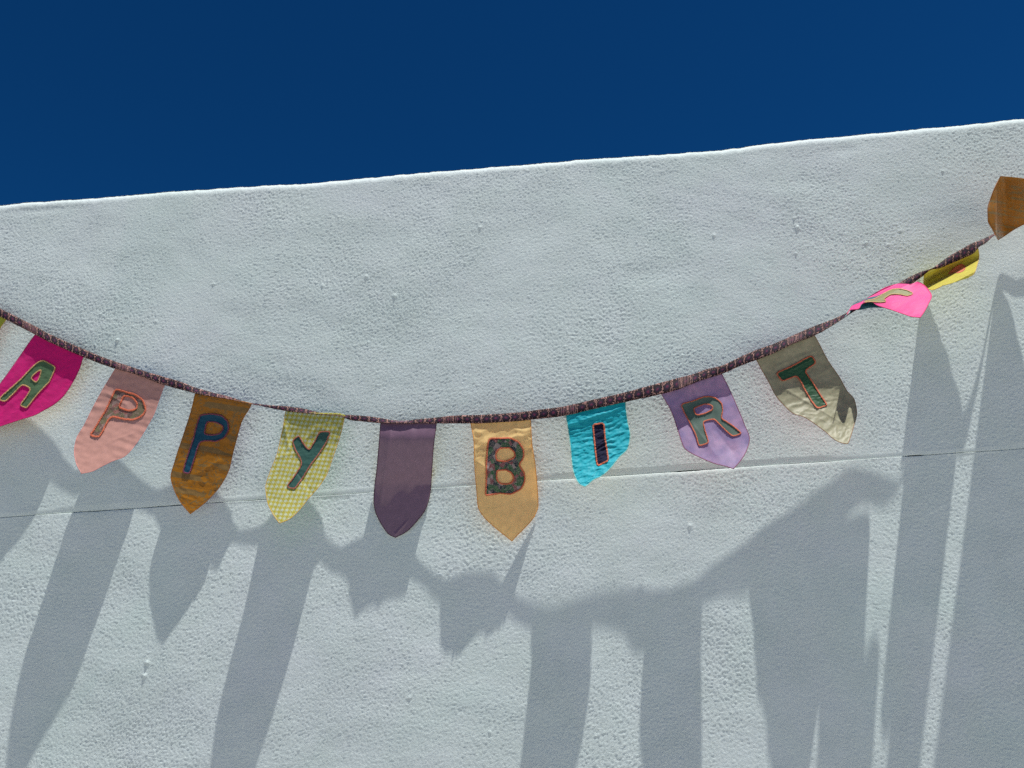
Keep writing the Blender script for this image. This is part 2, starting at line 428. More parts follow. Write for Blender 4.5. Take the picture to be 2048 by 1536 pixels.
def add_lumps(x, z, h):
    for lx, lz, r, a in lumps:
        if not (z.min() < lz < z.max()): continue
        i0, i1 = np.searchsorted(x[0], [lx-3*r, lx+3*r])
        j0, j1 = np.searchsorted(z[:, i0], [lz-3*r, lz+3*r]) if i1 > i0 else (0, 0)
        if i1 <= i0 or j1 <= j0: continue
        s = (slice(max(j0-1, 0), j1+1), slice(i0, i1))
        q = ((x[s]-lx)**2 + (z[s]-lz)**2)/(r*r)
        h[s] += 0.85*a*np.exp(-q*1.1)
    return h

def jwave(x):
    return ZJ + 0.0016*noise(x*6, x*0+1.5, 41) + 0.0006*noise(x*40, x*0+2.5, 42)

def gapw(x):
    q = noise(x*7, x*0+0.5, 43) + 0.7*noise(x*22, x*0+4.5, 44)
    g = 0.0001 + 0.0007*np.clip(q*2.2+0.2, 0, 1)
    for px, py, wd, a in ((150, 1025, .14, .0006), (330, 1012, .06, .0010), (520, 998, .04, .0011), (1375, 940, .035, .0020), (1830, 911, .022, .0020), (720, 985, .03, .0008)):
        g = g + a*np.exp(-((x-at(px, py)[0])/wd)**4)
    return g

def upper():
    zb = 0.016
    face = np.arange(zb, 0.93, 0.0024)
    prof = [(0.012, 0.0), (0.0045, 0.0002), (0.0016, 0.0006), (0.0011, 0.0025), (0.0008, 0.005), (0.0005, 0.0075), (0.0002, 0.010), (0.0001, 0.013)]
    rows = len(prof)
    x = X
    jz = jwave(x) + gapw(x); tz = top_z(x)
    Zl, Yl, NYl, NZl, Al = [], [], [], [], []
    for y, dz in prof:
        Zl.append(jz+dz); Yl.append(x*0+y); NYl.append(x*0-1); NZl.append(x*0); Al.append(x*0 + (0.0 if dz < 0.004 else (dz-0.004)/0.02))
    span = (tz-RTOP) - (jz+zb)
    t = (face-zb)/(0.93-zb-0.0001); t = t/t[-1]
    for q in t:
        Zl.append(jz+zb+span*q); Yl.append(x*0); NYl.append(x*0-1); NZl.append(x*0); Al.append(x*0+1)
    for a in np.linspace(0.12, 1, 9)*math.pi/2:
        Zl.append(tz-RTOP+RTOP*math.sin(a)); Yl.append(x*0+RTOP-RTOP*math.cos(a)); NYl.append(x*0-math.cos(a)); NZl.append(x*0+math.sin(a)); Al.append(x*0+1-0.5*a/1.57)
    for y in (0.016, 0.02, 0.03, 0.05, 0.09, 0.15, 0.23, 0.25):
        Zl.append(tz + (0.0 if y < 0.24 else -0.01)); Yl.append(x*0+y); NYl.append(x*0); NZl.append(x*0+1); Al.append(x*0+0.5)
    Zl.append(jz); Yl.append(x*0+0.25); NYl.append(x*0); NZl.append(x*0); Al.append(x*0)
    Z, Y, NY, NZ_, A = map(np.array, (Zl, Yl, NYl, NZl, Al))
    XX = np.broadcast_to(x, Z.shape)
    h = relief(XX, Z + Y*0.7)
    h = add_lumps(XX, Z, h)
    # two shallow scoops under the crest, as in the photograph
    for px, py, sx, sz, a in ((1690, 300, .035, .016, .0016), (90, 418, .10, .014, .0018), (1300, 548, .09, .03, .0014), (1600, 365, .06, .022, .0011)):
        P = at(px, py); h -= a*np.exp(-((XX-P[0])/sx)**2-((Z-P[2])/sz)**2)
    h *= A
    V = np.stack([XX, Y+NY*h, Z+NZ_*h], -1)
    return mesh_obj('upper_course', V - np.array([0, 0.12, 0]), grid_faces(*Z.shape), M['wall'], wall)

def lower():
    x = X
    jz = jwave(x) - gapw(x)*0.4
    R = 0.0014
    Zl, Yl, NYl, NZl, Al = [], [], [], [], []
    Zl.append(x*0+0.0); Yl.append(x*0); NYl.append(x*0-1); NZl.append(x*0); Al.append(x*0+1)
    zz = np.concatenate([np.linspace(0.1, 1.0, 10), np.arange(1.03, ZJ-R-0.004, 0.0024)])
    for z in zz:
        Zl.append(z + (jz-ZJ)*np.clip((z-1.03)/0.78, 0, 1)); Yl.append(x*0); NYl.append(x*0-1); NZl.append(x*0); Al.append(x*0+1)
    for a in np.linspace(0.0, 1, 6)*math.pi/2:
        Zl.append(jz-R+R*math.sin(a)); Yl.append(x*0+R-R*math.cos(a)); NYl.append(x*0-math.cos(a)); NZl.append(x*0+math.sin(a)); Al.append(x*0+0.6-0.6*a/1.57)
    Zl.append(jz); Yl.append(x*0+0.012); NYl.append(x*0); NZl.append(x*0); Al.append(x*0)
    Zl.append(jz); Yl.append(x*0+0.25); NYl.append(x*0); NZl.append(x*0); Al.append(x*0)
    Zl.append(x*0); Yl.append(x*0+0.25); NYl.append(x*0); NZl.append(x*0); Al.append(x*0)
    Z, Y, NY, NZ_, A = map(np.array, (Zl, Yl, NYl, NZl, Al))
    XX = np.broadcast_to(x, Z.shape)
    h = relief(XX, Z)*1.08
    h = add_lumps(XX, Z, h)
    h *= A
    V = np.stack([XX, Y+NY*h, Z+NZ_*h], -1)
    return mesh_obj('lower_course', V - np.array([0, 0.12, 0]), grid_faces(*Z.shape), M['wall'], wall)

upper(); lower()
# mortar bed that closes the joint between the courses
xs = np.linspace(-7, 7, 60)
mb = np.stack([np.stack([xs, xs*0+0.012-0.12, jwave(xs)-0.006], -1), np.stack([xs, xs*0+0.012-0.12, jwave(xs)+0.006], -1)], 0)
mesh_obj('joint_bed', mb, grid_faces(2, 60), M['dark'], wall)

# ------------------------------------------------------------------ the bunting
RB = np.array([  # px, upper edge y, lower edge y, depth off the wall (cm) of the upper edge, lower edge further out by (cm)
 (-420, 372, 388, 2.6, .5), (-260, 472, 488, 3.0, .5), (-100, 565, 582, 3.2, .5), (0, 617, 633, 3.3, .6), (62, 648, 665, 3.1, .9), (99, 668, 684, 3.2, 1.0), (148, 690, 706, 3.5, .9),
 (205, 714, 729, 4.1, .5), (240, 726, 740, 3.4, .8), (270, 736, 748, 3.2, .9), (322, 752, 768, 3.6, .7), (357, 762, 778, 3.8, .5), (392, 775.5, 786.6, 3.3, 1.6),
 (426, 785, 793, 3.0, 2.2), (458, 793, 798, 3.0, 2.4), (503, 806, 808, 3.5, 2.2), (519, 808, 811, 4.0, .7), (535, 810, 815, 4.2, .3), (567, 812, 821, 4.1, .4),
 (600, 816, 825, 3.4, 1.4), (642, 825, 828.8, 2.9, 2.2), (679, 828.5, 831.2, 3.3, 2.0), (700, 830, 840, 4.2, .6), (731, 832, 843.5, 4.5, .5), (762, 836, 846, 4.1, 1.3),
 (783, 840, 845.6, 3.9, 1.9), (804, 841.5, 846, 4.0, 1.7), (835, 838.5, 846, 4.2, 1.0), (873, 835, 847, 4.5, .6), (908, 831, 847, 5.0, .3), (950, 830, 847, 5.3, .4),
 (992, 828, 845, 5.1, .6), (1033, 825, 842.5, 5.1, .5), (1075, 819.6, 838, 5.6, .3), (1120, 814, 833, 6.1, .4), (1186, 799.5, 818, 6.5, .6), (1250, 784.5, 804, 6.5, .5),
 (1315, 767, 790, 6.7, .8), (1358, 755.5, 778, 6.9, 1.4), (1390, 747, 765, 7.0, 1.3), (1411, 739, 757.6, 7.1, .9), (1444, 731, 748, 7.1, .3), (1480, 714, 732, 7.0, .7),
 (1515, 699, 719, 6.9, .8), (1550, 686.6, 705, 6.7, 1.2), (1585, 671, 687.5, 6.4, 1.4), (1629, 652, 671, 6.2, 1.3), (1656, 642, 656, 6.0, 1.9), (1690, 627, 634, 5.8, 2.1),
 (1705, 616, 624, 5.8, 2.0), (1740, 597, 606, 5.7, 1.5), (1775, 579, 590, 6.0, .8), (1823, 552, 568, 6.7, .5), (1846, 542, 552, 7.0, 0), (1863, 537, 539.5, 7.0, -.5), (1878, 527, 537, 6.9, .3),
 (1902, 510, 527, 6.7, .45), (1925, 497, 517.6, 6.4, .35), (1948, 484.5, 506, 6.0, .6), (1959, 481, 493, 5.9, .9), (1972, 475, 485.5, 5.7, 1.3), (1990, 466.5, 470.5, 4.4, .8),
 (2010, 455, 462, 1.9, .2), (2048, 437, 449, 2.3, .3), (2150, 385, 400, 2.6, .5), (2300, 300, 316, 2.4, .5), (2480, 195, 211, 2.6, .4)])

def smooth_interp(x, xp, fp):
    """Catmull-like cubic through the points, without overshoot"""
    xp = np.asarray(xp, float); fp = np.asarray(fp, float); x = np.asarray(x, float)
    h = np.diff(xp); d = np.diff(fp)/h
    m = np.zeros_like(fp)
    m[1:-1] = np.where(d[:-1]*d[1:] > 0, 2*d[:-1]*d[1:]/(d[:-1]+d[1:]+1e-30), 0)
    m[0], m[-1] = d[0], d[-1]
    i = np.clip(np.searchsorted(xp, x)-1, 0, len(h)-1)
    t = np.clip((x-xp[i])/h[i], 0, 1); H = h[i]
    return ((2*t**3-3*t**2+1)*fp[i] + (t**3-2*t**2+t)*H*m[i] + (-2*t**3+3*t**2)*fp[i+1] + (t**3-t**2)*H*m[i+1])

def rib(x, k): return smooth_interp(x, RB[:, 0], RB[:, k])

base = at(1000, 838, 0.05)
bunting = empty('birthday_bunting', tuple(base), 'handmade string of colourful cloth letter flags on patterned tape hanging across the white wall', 'bunting')
BO = base

def build_ribbon():
    px = np.arange(-420, 2481, 2.5)
    yu, yl, d0, dl = rib(px, 1), rib(px, 2), rib(px, 3)*0.01, rib(px, 4)*0.01
    yu = yu + 0.5*noise(px/17, px*0, 3); yl = yl + 0.7*noise(px/13, px*0+5, 4)
    W = np.linspace(0, 1, 9)
    P = []
    for wv in W:
        bulge = 0.0022*math.sin(math.pi*wv)
        P.append(at(px, yu+(yl-yu)*wv, d0+dl*wv+bulge + 0.0006*noise(px/9, px*0+wv*3, 8)))
    P = np.array(P)
    c = P[4]; s = np.concatenate([[0], np.cumsum(np.linalg.norm(np.diff(c, axis=0), axis=1))])
    UV = np.stack([np.broadcast_to(s, (9, len(px))), np.broadcast_to(W[:, None]*0.025, (9, len(px)))], -1)
    o = mesh_obj('tape', P-BO, grid_faces(9, len(px), True), M['tape'], bunting, UV)
    md = o.modifiers.new('thickness', 'SOLIDIFY'); md.thickness = 0.0012; md.offset = -1
    o['label'] = 'dark paisley patterned folded tape that twists between the flags'
build_ribbon()

def resample(pl, n):
    pl = np.asarray(pl, float)
    s = np.concatenate([[0], np.cumsum(np.linalg.norm(np.diff(pl, axis=0), axis=1))])
    t = np.linspace(0, s[-1], n)
    return np.stack([smooth_interp(t, s, pl[:, 0]), smooth_interp(t, s, pl[:, 1])], -1)

class Flag:
    """a cloth flag whose outline is read from the photograph; each point gets its own depth off the wall"""
    def __init__(s, name_label, mat, hem, TL, TR, left, right, depth, att=0.4, top=None, bottom=None, wrinkle=None, tip=None,
                 hang=True, nu=64, nv=110, lining=None, length=0.27, hemr=0.0008, absd=None, rise=9, kf=None):
        s.kf = kf
        s.TL, s.TR = np.array(TL, float), np.array(TR, float)
        if tip is None: tip = left[-1]
        s.tip = np.array(tip, float)
        s.TM = (s.TL+s.TR)/2
        ax = (s.tip-s.TM); L = np.linalg.norm(ax); axu = ax/L
        s.E = np.stack([s.TR-s.TL, ax], 1); s.Ei = np.linalg.inv(s.E)
        s.depth, s.att, s.wr, s.absd = depth, att, wrinkle, absd
        s.L = L; s.W = np.linalg.norm(s.TR-s.TL); s.len = length
        if top is None:
            n = 9
            xs = np.linspace(s.TL[0], s.TR[0], n); ys = rib(xs, 2)
            # keep the flag's own corners, follow the tape between them
            e = np.linspace(s.TL[1]-ys[0], s.TR[1]-ys[-1], n)
            top = np.stack([xs, ys+e], -1)
            if hang: top = top - axu*rise
            left = [top[0]] + [list(p) for p in left[1:]] if not hang else [top[0], s.TL] + [list(p) for p in left[1:]]
            right = [top[-1]] + [list(p) for p in right[1:]] if not hang else [top[-1], s.TR] + [list(p) for p in right[1:]]
        Lp, Rp, Tp = resample(left, nv), resample(right, nv), resample(top, nu)
        Bp = resample(bottom, nu) if bottom is not None else np.repeat(Lp[-1:], nu, 0)
        u = np.linspace(0, 1, nu)[None, :, None]; v = np.linspace(0, 1, nv)[:, None, None]
        # rows crowd near the tip where the outline turns fast
        P = (1-u)*Lp[:, None] + u*Rp[:, None] + (1-v)*Tp[None] + v*Bp[None] \
            - ((1-u)*(1-v)*Tp[0] + u*(1-v)*Tp[-1] + (1-u)*v*Bp[0] + u*v*Bp[-1])
        s.P = P
        rg = (_hash(np.arange(nv), np.arange(nv)*0, 77)-.5)
        s.obj = s.surface('flag', P, 0.0, mat, bunting, grid_faces(nv, nu, True), lining)
        s.obj['label'] = name_label
        # hem
        outl = np.concatenate([Lp, (Bp[1:-1] if bottom is not None else Lp[:0]), Rp[::-1]])
        s.hem(outl, hem, hemr)

    def st(s, P):
        q = (P - s.TM) @ s.Ei.T
        return q[..., 0], q[..., 1]

    def d(s, P):
        a, t = s.st(P)
        if s.absd is not None: d = s.absd(a, t, P)
        else:
            xt = s.TM[0] + a*(s.TR[0]-s.TL[0])
            d = (rib(xt, 3) + rib(xt, 4)*s.att)*0.01 - 0.0022
            D = np.array(s.depth, float)
            tt = np.clip(t, D[0, 0], D[-1, 0])
            l = smooth_interp(tt, D[:, 0], D[:, 1]); r = smooth_interp(tt, D[:, 0], D[:, 2])
            k = np.clip(a+0.5, 0, 1)
            if s.kf: k = s.kf(k)
            d = d + (l*(1-k)+r*k)*0.01
        if s.wr is not None:
            X = a*s.W*0.00135; Y = t*s.len
            fade = np.clip((t-0.0)*14, 0, 1)
            d = d + s.wr(X, Y, a, t)*fade
        return np.maximum(d, 0.0045)

    def uv(s, P):
        a, t = s.st(P)
        return np.stack([a*s.W*0.00135, -t*s.len], -1)

    def surface(s, name, P, off, mat, parent, faces, lining=None, thick=0.0006):
        V = at(P[..., 0], P[..., 1], s.d(P)+off)
        o = mesh_obj(name, V-BO, faces, mat, parent, s.uv(P), mats=[mat] + ([lining] if lining else []))
        md = o.modifiers.new('thickness', 'SOLIDIFY'); md.thickness = thick; md.offset = -1
        if lining: md.material_offset = 1
        return o

    def hem(s, outl, mat, r):
        V = at(outl[:, 0], outl[:, 1], s.d(outl)-0.0002)
        T = np.gradient(V, axis=0); T /= np.linalg.norm(T, axis=1)[:, None]+1e-9
        nrm = np.array([0, -1.0, 0]); B = np.cross(T, nrm); B /= np.linalg.norm(B, axis=1)[:, None]+1e-9
        C = np.cross(B, T)
        k = 6; rings = []
        jit = 1+0.35*noise(np.arange(len(outl))*0.8, np.zeros(len(outl)), 9)
        for i in range(k):
            a = 2*math.pi*i/k
            rings.append(V + (B*math.cos(a)*1.25 + C*math.sin(a))*(r*jit)[:, None])
        rings.append(rings[0])
        R = np.stack(rings, 1)
        o = mesh_obj('hem', R-BO, grid_faces(len(outl), k+1), mat, s.obj, np.stack([np.broadcast_to(np.arange(len(outl))[:, None]*0.002, (len(outl), k+1)), np.broadcast_to(np.arange(k+1)*0.001, (len(outl), k+1))], -1))

    def letter(s, outer, holes, fill, thread, sw=2.2, lift=0.0010, label=None, step=1.0, round_=2):
        """applique letter: a cloth patch and the satin-stitch edging round it"""
        loops = [chaikin(outer, round_)] + [chaikin(h, round_) for h in holes]
        mn, mx = loops[0].min(0)-1, loops[0].max(0)+1
        xs = np.arange(mn[0], mx[0]+step, step); ys = np.arange(mn[1], mx[1]+step, step)
        Xg, Yg = np.meshgrid(xs, ys); P = np.stack([Xg, Yg], -1)
        cx, cy = (Xg[:-1, :-1]+Xg[1:, 1:])/2, (Yg[:-1, :-1]+Yg[1:, 1:])/2
        ins = inside(cx, cy, loops[0])
        for h in loops[1:]: ins &= ~inside(cx, cy, h)
        F = grid_faces(len(ys), len(xs), True).reshape(len(ys)-1, len(xs)-1, 4)[ins]
        used = np.unique(F); remap = np.full(P.shape[0]*P.shape[1], -1); remap[used] = np.arange(len(used))
        Pu = P.reshape(-1, 2)[used]; F = remap[F]
        V = at(Pu[:, 0], Pu[:, 1], s.d(Pu)+lift)
        o = mesh_obj('letter', V-BO, F, fill, s.obj, s.uv(Pu))
        md = o.modifiers.new('thickness', 'SOLIDIFY'); md.thickness = 0.0005; md.offset = -1
        if label: o['label'] = label
        vs_, fs_, n0, uvs = [], [], 0, []
        for li, lp in enumerate(loops):
            c = np.vstack([lp, lp[:1]])
            L = np.linalg.norm(np.diff(c, axis=0), axis=1).sum()
            n = max(16, int(L/1.1)); ss = np.concatenate([[0], np.cumsum(np.linalg.norm(np.diff(c, axis=0), axis=1))])
            tt = np.linspace(0, L, n, endpoint=False)
            q = np.stack([np.interp(tt, ss, c[:, 0]), np.interp(tt, ss, c[:, 1])], -1)
            tg = np.roll(q, -2, 0)-np.roll(q, 2, 0); tg /= np.linalg.norm(tg, axis=1)[:, None]+1e-9
            nm = np.stack([-tg[:, 1], tg[:, 0]], -1)
            i = np.arange(n)
            ja = sw*(0.82 + 0.55*(_hash(i, i*0, 7+li)-.5)); jb = sw*(0.82 + 0.55*(_hash(i, i*0+3, 17+li)-.5))
            mid = 0.25*sw*noise(i*0.13, i*0.0+li, 5)
            rows = []
            for off, hgt in ((-1, 0.0002), (-0.55, 0.0021), (0.55, 0.0021), (1, 0.0002)):
                w_ = (ja if off < 0 else jb)*off + mid
                pp = q + nm*w_[:, None]
                rows.append(at(pp[:, 0], pp[:, 1], s.d(pp)+lift+hgt*(0.8+0.5*_hash(i, i*0+9, 3))))
            R = np.stack(rows, 1)
            f = []
            for a in range(3):
                j = np.arange(n); jn = (j+1) % n
                f.append(np.stack([n0+j*4+a, n0+jn*4+a, n0+jn*4+a+1, n0+j*4+a+1], -1))
            fs_.append(np.concatenate(f)); vs_.append(R.reshape(-1, 3)); n0 += n*4
            uvs.append(np.stack([np.broadcast_to(tt[:, None]*0.00135, (n, 4)), np.broadcast_to(np.arange(4)*0.002, (n, 4))], -1).reshape(-1, 2))
        mesh_obj('stitching', np.vstack(vs_)-BO, np.vstack(fs_), thread, s.obj, np.vstack(uvs), smooth=False)

def chaikin(p, n):
    p = np.asarray(p, float)
    for _ in range(n):
        q = np.roll(p, -1, 0)
        L = np.linalg.norm(q-p, axis=1)[:, None]
        k = np.minimum(0.25, 3.0/np.maximum(L, 1e-6))       # only the corners are rounded
        p = np.stack([p+(q-p)*k, q-(q-p)*k], 1).reshape(-1, 2)
    return p

def inside(x, y, poly):
    r = np.zeros(x.shape, bool); n = len(poly); j = n-1
    for i in range(n):
        xi, yi = poly[i]; xj, yj = poly[j]
        if yi != yj:
            r ^= ((yi > y) != (yj > y)) & (x < (xj-xi)*(y-yi)/(yj-yi)+xi)
        j = i
    return r

def zp(ox, oy, sc_, pts):     # points read in an enlarged crop of the photograph
    return [(ox+x/sc_, oy+y/sc_) for x, y in pts]

# folds and creases of each cloth -------------------------------------------------
def w_soft(amp, fx, fy, seed):
    return lambda X, Y, a, t: amp*noise(X*fx+seed, Y*fy, seed)
def w_sum(*fs):
    return lambda X, Y, a, t: sum(f(X, Y, a, t) for f in fs)
def w_crinkle(amp, f, seed, m=None):
    def g(X, Y, a, t):
        wx = X + 0.008*noise(X*40, Y*40, seed+1); wy = Y + 0.012*noise(X*30, Y*30, seed+2)
        r = (1-np.abs(noise(wx*f*0.7, wy*f*1.6, seed))*2.6) + 0.5*(1-np.abs(noise(wx*f*2.0, wy*f*2.9, seed+5))*2.6) + 0.5*noise(wx*f*.4, wy*f, seed+9)
        r = amp*r
        return r*m(a, t) if m else r
    return g
def w_crease(px, py, qx, qy, depth, width, flag=None):
    """a pressed crease from (a,t) to (a,t)"""
    def g(X, Y, a, t):
        dx, dy = qx-px, qy-py; L2 = dx*dx+dy*dy
        k = np.clip(((a-px)*dx+(t-py)*dy)/L2, 0, 1)
        ex, ey = (a-px-dx*k)*0.155, (t-py-dy*k)*0.27
        return depth*np.exp(-np.sqrt(ex*ex+ey*ey)/width)
    return g
def w_edge(amp, seed, f=60):
    """puckers pulled in from the side seams"""
    return lambda X, Y, a, t: amp*noise(Y*f+np.sign(a)*5, a*2, seed)*np.clip((np.abs(a)-0.22)*5, 0, 1)

# --- leftmost, only its corner in view
Flag('acid green flag at the very left, mostly outside the picture', M['acid'], M['hem_check'], (-100, 588), (11, 641),
     [(-100, 588), (-150, 690), (-190, 780), (-195, 830)], [(11, 641), (-8, 668), (-50, 740), (-110, 810), (-195, 830)],
     [(0, 0, 0), (.4, .9, .6), (1, 3.0, 3.0)], lining=M['lining_red'], nu=30, nv=50)

# --- A
fA = Flag('magenta cotton flag with a sage green letter A', M['magenta'], M['hem_magenta'], (70, 670), (166, 716),
     [(70, 670), (40, 712), (2, 765), (-34, 806), (-60, 842), (-64, 868)],
     [(166, 716), (160, 735), (131, 787), (112, 806), (85, 822), (70, 830), (38, 840), (2, 852), (-30, 862), (-64, 868)],
     [(0, 0, 0), (.2, .1, -.4), (.4, .7, .2), (.7, 1.9, 1.4), (1, 3.4, 3.4)], lining=M['lining_ochre'], att=.35,
     wrinkle=w_sum(w_soft(.0032, 14, 10, 3), w_soft(.0014, 50, 36, 4), w_crinkle(.0004, 60, 5)))
fA.letter(zp(0, 580, 4.0417, [(345, 565), (450, 622), (400, 740), (330, 810), (270, 880), (215, 955), (160, 932), (215, 860), (250, 800), (212, 772), (175, 765), (115, 830), (40, 903), (-5, 888), (10, 860), (80, 800), (170, 720), (230, 655), (290, 595)]),
     [zp(0, 580, 4.0417, [(335, 640), (322, 700), (295, 752), (245, 715), (285, 670)])], M['sage'], M['thread_tan'], 1.5, label='sage green fabric letter A')

# --- first P
fP = Flag('dusty rose satin flag with a floral letter P', M['rose'], M['hem_pink'], (228, 742), (329, 771),
     [(228, 742), (205, 780), (186, 815), (168, 851), (152, 880), (148.5, 903), (152, 925), (163, 947)],
     [(329, 771), (318, 800), (308, 828), (296, 850), (283, 872), (270, 890), (257, 906), (245, 915), (228, 921), (205, 932), (183, 943), (163, 947)],
     [(0, 0, 0), (.18, .2, .1), (.4, 1.3, .9), (.7, 3.6, 3.4), (1, 6.8, 6.8)], lining=M['lining_blue'], att=.3,
     wrinkle=w_sum(w_soft(.0026, 10, 9, 11), w_edge(.0020, 12, 75), w_soft(.0010, 40, 70, 14),
                   w_crease(-.38, .22, .05, .27, .0022, .004), w_crease(.2, .62, .48, .5, .0018, .006)))
fP.letter(zp(0, 580, 4.0417, [(932, 800), (1000, 820), (1090, 843), (1150, 885), (1178, 955), (1165, 1000), (1120, 1035), (1060, 1050), (985, 1040), (905, 1020), (870, 1055), (830, 1140), (798, 1190), (725, 1175), (765, 1120), (812, 1040), (860, 960), (895, 885)]),
     [zp(0, 580, 4.0417, [(1000, 850), (1070, 868), (1110, 915), (1105, 960), (1045, 978), (958, 948)])], M['floral_pink'], M['thread_orange'], 2.2, label='dark floral letter P outlined in orange stitching')

# --- second P
Z2 = (320, 700, 4.0425)
fP2 = Flag('mustard flag with grey bars and a dark blue letter P', M['mustard'], M['hem_mustard'], (390, 789), (503, 808),
     [(390, 789)] + zp(*Z2, [(255, 480), (185, 700), (120, 900), (88, 1030), (108, 1110), (160, 1220), (245, 1325)]),
     [(503, 808)] + zp(*Z2, [(660, 580), (625, 700), (590, 830), (560, 960), (500, 1080), (400, 1200), (320, 1270), (245, 1325)]),
     [(0, 0, 0), (.25, -1.2, -1.3), (.5, -1.7, -1.7), (.75, -1.4, -1.6), (1, -.7, -.7)], lining=M['lining_violet'], att=.95, rise=2,
     wrinkle=w_sum(w_soft(.0016, 14, 14, 21), w_soft(.0008, 30, 90, 22), w_crinkle(.0007, 36, 23),
                   w_crease(.0, .62, .22, .52, .0026, .006), w_crease(-.1, .72, .1, .72, .0014, .003), w_crease(-.25, .87, -.05, .88, .0016, .003)))
fP2.letter(zp(*Z2, [(325, 525), (420, 515), (500, 530), (545, 572), (558, 640), (522, 708), (450, 740), (380, 730), (322, 742), (300, 800), (280, 870), (258, 940), (240, 1000), (183, 990), (215, 880), (245, 790), (270, 720), (290, 630)]),
     [zp(*Z2, [(378, 578), (450, 582), (505, 610), (515, 635), (480, 680), (410, 688), (355, 678)])], M['petrol'], M['thread_purple'], 1.6, label='dark blue satin letter P')

# --- Y
fY = Flag('yellow and white checked flag with a bottle green letter Y', M['gingham'], M['hem_check'], (571, 824), (690, 832),
     [(571, 824)] + zp(*Z2, [(1000, 600), (975, 715), (950, 830), (885, 1000), (855, 1110), (870, 1230), (910, 1320), (965, 1400)]),
     [(690, 832)] + zp(*Z2, [(1460, 680), (1400, 860), (1350, 1000), (1280, 1110), (1200, 1200), (1120, 1300), (1040, 1370), (965, 1400)]),
     [(0, 0, 0), (.2, -.2, -.3), (.5, 1.6, 1.2), (.8, 4.4, 3.8), (1, 6.6, 6.6)], lining=M['lining_green'], att=.95, rise=2,
     wrinkle=w_sum(w_soft(.0030, 11, 9, 31), w_soft(.0010, 34, 30, 32), w_crinkle(.0006, 36, 33), w_edge(.0016, 34, 80),
                   w_crease(-.45, .12, -.25, .32, .004, .005), w_crease(-.45, .42, -.1, .36, .0022, .004), w_crease(.1, .12, -.1, .3, .002, .005), w_crease(.05, .55, .4, .72, -.002, .004)))
fY.letter(zp(*Z2, [(1068, 735), (1122, 690), (1160, 760), (1205, 812), (1250, 740), (1290, 660), (1378, 660), (1345, 745), (1285, 840), (1215, 930), (1150, 1040), (1087, 1125), (1022, 1105), (1080, 1030), (1145, 930), (1138, 880), (1095, 810)]),
     [], M['bottle'], M['thread_rust'], 1.5, label='bottle green satin letter Y')

# --- blank plum
Z3 = (700, 780, 4.8)
fPl = Flag('plain plum satin flag without a letter', M['plum'], M['hem_plum'], (761.5, 845), (873, 846),
     [(761.5, 845)] + zp(*Z3, [(275, 560), (255, 780), (235, 950), (229, 1080), (250, 1180), (310, 1300), (375, 1385), (435, 1415)]),
     [(873, 846)] + zp(*Z3, [(800, 560), (785, 780), (770, 980), (730, 1130), (640, 1260), (540, 1360), (435, 1415)]),
     [(0, 0, 0), (.12, .8, .7), (.28, -.5, -.6), (.42, -2.1, -2.3), (.56, -3.8, -3.9), (.72, -4.5, -4.4), (1, -4.3, -4.3)], lining=M['lining_ochre'], att=.6, rise=3,
     wrinkle=w_sum(lambda X, Y, a, t: -.05*np.maximum(np.abs(a)-.33, 0)**1.3*np.clip(t*3, 0, 1), lambda X, Y, a, t: .0060*noise(X*32+41, Y*4, 41)*np.clip(t*3-.3, 0, 1), w_crease(-.30, .05, -.34, .80, .003, .010), w_crease(.1, .0, .0, .45, .002, .008),
                   w_crease(-.3, .78, -.18, .98, -.005, .010), w_crease(.0, .97, .35, .75, .003, .006), w_soft(.0008, 60, 12, 42)))

# --- B
fB = Flag('butter yellow satin flag with a floral letter B', M['butter'], M['hem_butter'], (942, 848), (1061, 841),
     [(942, 848)] + zp(*Z3, [(1190, 500), (1195, 700), (1215, 950), (1230, 1120), (1280, 1210), (1370, 1300), (1480, 1390), (1555, 1450)]),
     [(1061, 841)] + zp(*Z3, [(1745, 500), (1775, 700), (1795, 900), (1805, 1110), (1770, 1210), (1680, 1320), (1600, 1400), (1555, 1450)]),
     [(0, 0, 0), (.15, .3, .2), (.3, .3, -.6), (.5, -.1, -2.7), (.7, -.8, -4.8), (.85, -1.6, -5.2), (1, -3.4, -5.0)], lining=M['lining_orange'], att=.4, kf=lambda k: k**1.5,
     wrinkle=w_sum(w_crinkle(.0030, 30, 51, lambda a, t: np.clip((0.40-t)*5, 0, 1)*np.clip(np.abs(a)*3-.1, .25, 1)), w_soft(.0008, 20, 12, 52),
                   w_crease(-.3, .17, .42, .12, .003, .006), w_crease(-.46, .32, -.3, .38, .004, .005)))
fB.letter(zp(*Z3, [(1335, 465), (1430, 463), (1540, 460), (1620, 500), (1665, 570), (1668, 650), (1618, 718), (1670, 790), (1680, 870), (1645, 950), (1550, 1000), (1440, 990), (1300, 1015), (1308, 900), (1310, 700), (1318, 560)]),
     [zp(*Z3, [(1430, 560), (1530, 550), (1585, 600), (1580, 650), (1500, 685), (1410, 680), (1395, 620)]),
      zp(*Z3, [(1410, 770), (1500, 765), (1560, 800), (1575, 860), (1540, 900), (1450, 905), (1405, 860)])], M['floral'], M['thread_orange'], 1.9, label='dark floral letter B outlined in orange stitching')

